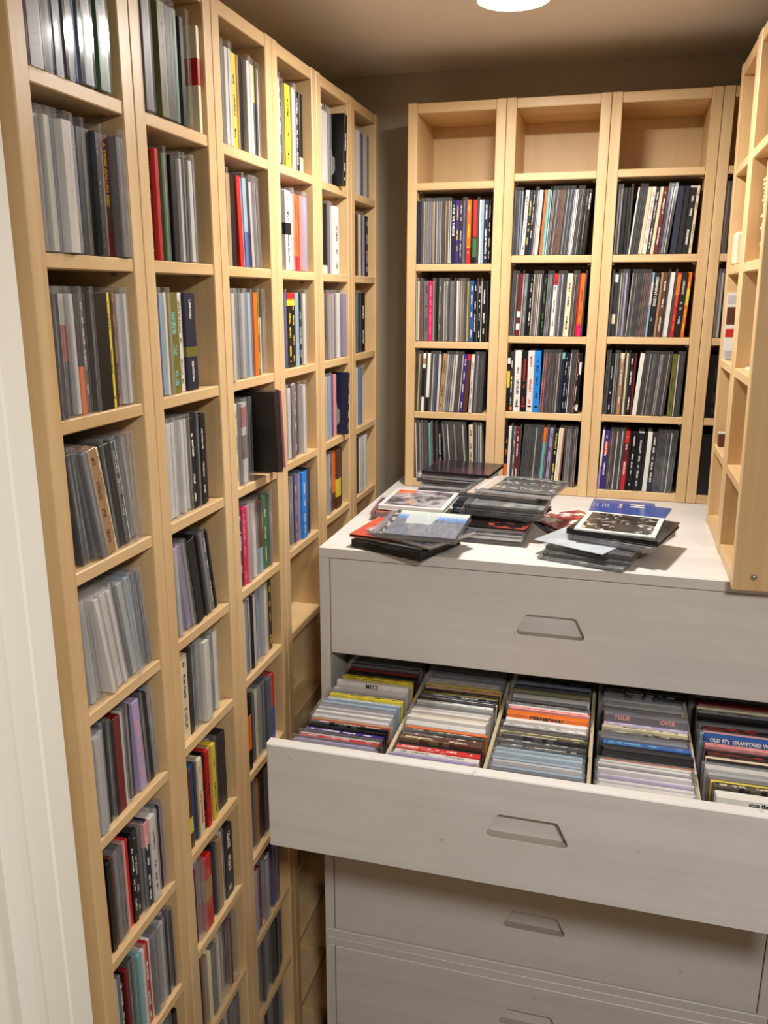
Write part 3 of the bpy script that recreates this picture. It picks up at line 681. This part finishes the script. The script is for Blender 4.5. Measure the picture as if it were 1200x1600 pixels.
ART = {k: paint_art('cover_' + k, f) for k, f in {'landscape': art_landscape, 'photo': art_photo, 'harbour': art_orange, 'scrawl': art_scrawl,
       'purple': art_speck((.02, .012, .02), (.06, .02, .04), 12.0), 'indigo': art_speck((.03, .03, .08), (.15, .12, .4), 50.0), 'red': art_speck((.55, .07, .04), (.7, .12, .07), 30.0),
       'black': art_speck((.012, .012, .014), (.05, .05, .055), 60.0), 'silver': art_speck((.42, .46, .50), (.55, .60, .64), 12.0), 'peach': art_speck((.62, .48, .42), (.7, .55, .48), 20.0),
       'grey': art_speck((.12, .12, .12), (.32, .32, .31), 35.0), 'blue': plain and (lambda g, tc: g.mix(g.n('TexNoise', {'Vector': tc, 'Scale': 5.0}).outputs[0], (.035, .075, .33), (.05, .10, .40))),
       'redblack': art_speck((.015, .012, .012), (.35, .05, .04), 40.0, .55, .6),
       'redphoto': art_speck((.35, .05, .04), (.8, .78, .74), 25.0, .5, .56), 'white': art_speck((.7, .7, .68), (.78, .78, .77), 30.0), 'bluepic': art_speck((.01, .012, .02), (.25, .45, .75), 28.0, .5, .6)}.items()}
def flat(x, y, z, rot, t, art, label, kind='J', spine='k', tilt=(0, 0), w=.142, d=.125, group='loose discs on the cabinet top'):
    """a case lying flat; z is its underside"""
    m = Matrix.Translation((x, y, z)) @ Matrix.Rotation(math.radians(rot), 4, 'Z') @ Matrix.Rotation(math.radians(tilt[0]), 4, 'X') @ Matrix.Rotation(math.radians(tilt[1]), 4, 'Y')
    if kind == 'J':
        o = obj('jewel_case', cm(('jewel_flat', t, w, d), lambda bm: box(bm, -w / 2, -d / 2, 0, w / 2, d / 2, t, .0006)), M_SHELL, mtx=m)
        bk = obj('tray', cm(('tray_flat', t, spine, w, d), lambda bm: (box(bm, -w / 2 + .011, -d / 2 + .0022, .0012, w / 2 - .002, d / 2 - .0022, t * .62, .0005), box(bm, -w / 2 + .0015, -d / 2 + .003, .0012, -w / 2 + .0095, d / 2 - .003, t * .7, .0003))), inkm(spine), o)
        obj('cover_card', cm(('cover_flat', t, art, w, d), lambda bm: box(bm, -w / 2 + .013, -d / 2 + .0025, t * .68, w / 2 - .002, d / 2 - .0025, t - .0008, .0002)), ART[art], o)
        o['category'] = 'CD case'
    else:
        nm = {'C': 'cd_case', 'K': 'booklet', 'D': 'cd_case'}[kind]
        def fm(bm):
            if kind == 'K': box(bm, -w / 2, -d / 2, 0, w / 2, d / 2, t, .0003)
            else:
                box(bm, -w / 2, -d / 2, t * .8, w / 2, d / 2, t, .0004); box(bm, -w / 2, -d / 2, 0, w / 2, d / 2, t * .2, .0004); box(bm, -w / 2, -d / 2 + .0008, t * .2, -w / 2 + .001, d / 2 - .0008, t * .8, 0)
        o = obj(nm, mesh(fm, nm), ART[art], mtx=m)
        if kind != 'K': obj('tray', mesh(lambda bm: box(bm, -w / 2 + .001, -d / 2 + .0012, t * .2, w / 2 - .0015, d / 2 - .0012, t * .8, 0), 'tray'), inkm(spine), o)
        o['category'] = 'booklet' if kind == 'K' else 'CD case'
    o['label'] = label; o['group'] = group
    return o
Z = CT + .0004
# heap at the cabinet's front corner
flat(.205, .644, Z, -21.5, .014, 'black', 'thick black CD case at the bottom of the heap by the cabinet corner', 'C', 'k')
flat(.198, .656, Z + .0143, -17, .0045, 'white', 'white-edged CD case on the thick black case at the cabinet corner', 'J', 'w')
flat(.186, .662, Z + .0191, -8, .005, 'red', 'red CD case poking out beside the indigo one in the corner heap', 'C', 'k', w=.128)
flat(.232, .638, Z + .0245, -27, .0100, 'indigo', 'clear case with indigo cover under the landscape one, corner heap', 'J', 'g')
flat(.238, .618, Z + .0402, -2, .0100, 'landscape', 'clear CD case with a misty landscape cover, top of the corner heap', 'J', 'd', tilt=(4, 0))
# heap behind it
flat(.160, .862, Z, 8, .0095, 'grey', 'grey CD case at the bottom, under the harbour picture case', 'J', 'z')
flat(.164, .852, Z + .0099, 5, .0100, 'red', 'red-spined clear CD case beneath the harbour picture case', 'J', 'm')
flat(.181, .850, Z + .0243, -3, .0095, 'harbour', 'pale-bordered CD case with harbour picture and orange corner, on a red-spined case', 'C', 'w', w=.128, tilt=(2, 0))
flat(.290, .895, Z + .0018, 12, .0016, 'bluepic', 'dark booklet with pale blue picture between the harbour case and middle stack', 'K', w=.10, d=.12)
flat(.286, .892, Z, -4, .0016, 'black', 'black booklet lowest between the harbour case and middle stack', 'K', w=.10, d=.12)
# tall stack against the first back bookcase
cz = Z
for i, (a, sp, t) in enumerate([('grey', 'g', .0105), ('black', 'z', .0102), ('grey', 'k', .0102), ('black', 'g', .0102), ('white', 'k', .0102), ('black', 'g', .0102)]):
    flat(.232 + rng.uniform(-.004, .004), 1.004 + rng.uniform(-.003, .003), cz, -6 + rng.uniform(-4, 4), t, a, '%s plastic CD case from the bottom, stack under the dark purple one' % ORD[i + 1], 'J', sp); cz += t + .0003
flat(.240, .998, cz, -6, .007, 'purple', 'dark purple CD case topping the stack against the first back bookcase', 'C', 'k', w=.142)
# the middle stack: slim cases below, clear ones above
cz = Z
for i, (a, sp) in enumerate([('black', 'k'), ('white', 'w'), ('grey', 'g'), ('white', 'd')]):
    flat(.334 + rng.uniform(-.002, .002), .755, cz, -1 + rng.uniform(-2, 2), .0066, a, '%s slim CD case from the bottom, foot of the middle stack' % ORD[i + 1], 'J', sp, w=.130); cz += .0069
flat(.340, .752, cz, -3, .0050, 'redblack', 'slim red and black CD case on the four slim ones, middle stack', 'C', 'k', w=.134); cz += .0053
flat(.350, .788, cz, -16, .0075, 'black', 'flat black CD case under the clear ones, middle stack', 'C', 'k', w=.142); cz += .0078
for i, (a, sp, dx, r_) in enumerate([('black', 'z', 0, -5), ('grey', 'k', .004, -3)]):
    flat(.358 + dx, .782, cz, r_, .0103, a, '%s clear dark CD case up from the flat black one, middle stack' % ORD[i + 1], 'J', sp); cz += .0106
flat(.352, .822, cz, -8, .0103, 'peach', 'clear CD case with peach cover second from the top, middle stack', 'J', 'z'); cz += .0106
flat(.381, .812, cz + .0002, -10, .0103, 'scrawl', 'clear CD case with black scrawled cover, top of the middle stack', 'J', 'g')
# thin paper things between the stacks
for i, (x, y, r_, a, l) in enumerate([(.470, .872, 38, 'redphoto', 'red and white booklet lying between the middle stack and photo case'), (.462, .865, 25, 'purple', 'dark booklet lowest between the two stacks'), (.478, .862, 12, 'black', 'black booklet half under the photo case')]):
    flat(x, y, Z + [.0038, .0, .0019][i], r_, .0016, a, l, 'K', 'k', w=.12, d=.12)
# heap by the right bookcase
flat(.512, .668, Z, -16, .0065, 'grey', 'clear CD case lowest in the heap topped by the photo cover', 'J', 'd')
flat(.514, .676, Z + .0068, -9, .0065, 'black', 'slim black CD case second from the bottom under the photo cover', 'J', 'k')
flat(.522, .684, Z + .0136, -14, .0095, 'black', 'black CD case under the silver card, photo-cover heap', 'J', 'k')
flat(.502, .684, Z + .0234, -27, .0012, 'silver', 'silvery grey card poking out of the photo-cover heap', 'K', w=.125, d=.120)
flat(.560, .705, Z + .0250, -22, .0103, 'grey', 'clear CD case with a rounded hinge, below the black case', 'J', 'd')
flat(.562, .712, Z + .0356, -17, .0100, 'black', 'thick black CD case directly under the black-and-white photo cover', 'C', 'k', w=.15, d=.135)
flat(.556, .710, Z + .0459, -9, .0030, 'photo', 'white-bordered card cover with black-and-white photo, top of its heap', 'K', w=.128, d=.126)
# blue booklet against the back bookcases
b = flat(.563, 1.006, Z + .0018, -4, .0022, 'blue', 'blue booklet with a white letter against the third back bookcase', 'K', w=.122, d=.118)
flat(.588, .992, Z, -12, .0016, 'blue', 'second blue booklet sticking out under the lettered blue one', 'K', w=.122, d=.115)
for s, sz, px, py, bo in (('N', .036, .030, .02, .002), ('The New', .010, -.004, .012, .0003), ('Pornographers', .006, -.014, .012, 0), ('K', .008, -.004, .04, 0)):
    if s in ('Pornographers', 'K'): continue
    lettering(b, s, sz, inkm('w'), axes((0, 1, 0), (-1, 0, 0), (px, py, .0024)), bo)
for i in range(6):
    lettering(b, 'for the  and of', .0045, inkm('w'), axes((0, 1, 0), (-1, 0, 0), (-.028 - i * .0052 * (1 if i < 3 else 1.35), .008, .0024)))

# ---------------------------------------------------------------- odds and ends in the side bookcases facing in
def rlocal(u, x, y, z, name, me, mat, rz=0.0):
    return obj(name, me, mat, mtx=RFR[u] @ Matrix.Translation((x, y, z)) @ Matrix.Rotation(rz, 4, 'Z'))
paper = plain('cream_paper', lin((206, 172, 134)), .8)
pm = mesh(lambda bm: box(bm, -.0625, -.0625, 0, .0625, .0625, .0052, .0008), 'paper_sleeve')
for lv, n, zs in ((3, 21, ZR[2]), (4, 20, ZR[3])):
    for i in range(n):
        dx = .012 * (math.sin(i * .35) if i < 14 else -1 + (i - 14) * .2)
        o = rlocal(2, .098 + rng.uniform(-.003, .003) + dx * .5, .082 + rng.uniform(-.003, .003), zs + .0003 + i * .0056, 'paper_sleeve', pm, paper, rng.uniform(-.04, .04))
        tag(o, ('%s cream paper sleeve up, stack on the %s shelf, bookcase with the bolt' % (ORD[i + 1] if i < 20 else 'topmost', 'second' if lv == 3 else 'top')), 'paper sleeve', 'stacked cream paper sleeves')
z3 = ZR[1]
def tray_part(bm): box(bm, -.02, -.015, 0, .02, .015, .022, .001)
a = rlocal(1, .044, .018, z3 + .0003, 'small_case', mesh(lambda bm: box(bm, -.018, -.014, 0, .018, .014, .018, .0015)), M_SHELL); tag(a, 'small silvery plastic case on the third shelf, open corner bookcase', 'small case')
obj('insert_card', mesh(lambda bm: box(bm, -.016, -.012, .001, .016, .012, .016, 0)), inkm('g'), a)
def postcard(u, x, y, z, w, h, cols, label):
    o = rlocal(u, x, y, z, 'picture_card', mesh(lambda bm: box(bm, 0, 0, 0, w, .0015, h, 0)), inkm('w'), math.pi / 2); tag(o, label, 'picture card')
    for (z0, z1, c) in cols: obj('printed_panel', mesh(lambda bm: box(bm, .002, -.0003, z0, w - .002, 0, z1, 0)), inkm(c), o)
o = postcard(1, .0235, .003, z3 + .0003, .05, .115, [(.038, .052, 'r'), (.06, .09, 'h'), (.096, .11, 'g')], 'tall card with brown and red pictures on the third shelf, open corner bookcase')
o = rlocal(2, .10, .07, ZR[1] + .0003, 'paper_sheet', mesh(lambda bm: box(bm, -.07, -.055, 0, .07, .055, .002, 0)), inkm('w')); tag(o, 'white paper square on the third shelf of the bookcase with the bolt', 'paper')
o = rlocal(1, .045, .015, ZR[0] + .0003, 'small_case', mesh(lambda bm: box(bm, -.008, -.01, 0, .008, .01, .022, .001)), inkm('h')); tag(o, 'tiny brown box on the lowest shelf, open corner bookcase', 'small case')
obj('lid', mesh(lambda bm: box(bm, -.0085, -.0105, .022, .0085, .0105, .025, .0005)), inkm('g'), o)
o = rlocal(1, .040, .017, ZR[2] + .0003, 'paper_bag', mesh(lambda bm: (box(bm, -.02, -.012, 0, .02, .012, .055, .004),)), plain('pale_paper', lin((225, 205, 175)), .8)); tag(o, 'small crumpled pale paper bag on the second shelf, open corner bookcase', 'paper bag')
# insulated pipe under the ceiling
p = empty('ceiling_pipe', (.738, 0, 2.056)); tag(p, 'pale insulated pipe with dark bands under the ceiling above the open bookcase', 'pipe')
obj('insulation', mesh(lambda bm: cyl(bm, (0, .62, 0), .0125, 1.2, 'Y', 20), 'insulation', True), plain('grey_foam', lin((176, 168, 160)), .7), p)
for y in (.66, .74, .82, .95): obj('band', mesh(lambda bm: cyl(bm, (0, y, 0), .0135, .006, 'Y', 20)), inkm('k'), p)
for y in (.1, 1.15): obj('hanger', mesh(lambda bm: box(bm, -.004, y - .005, .010, .004, y + .005, .034)), M_METAL, p)
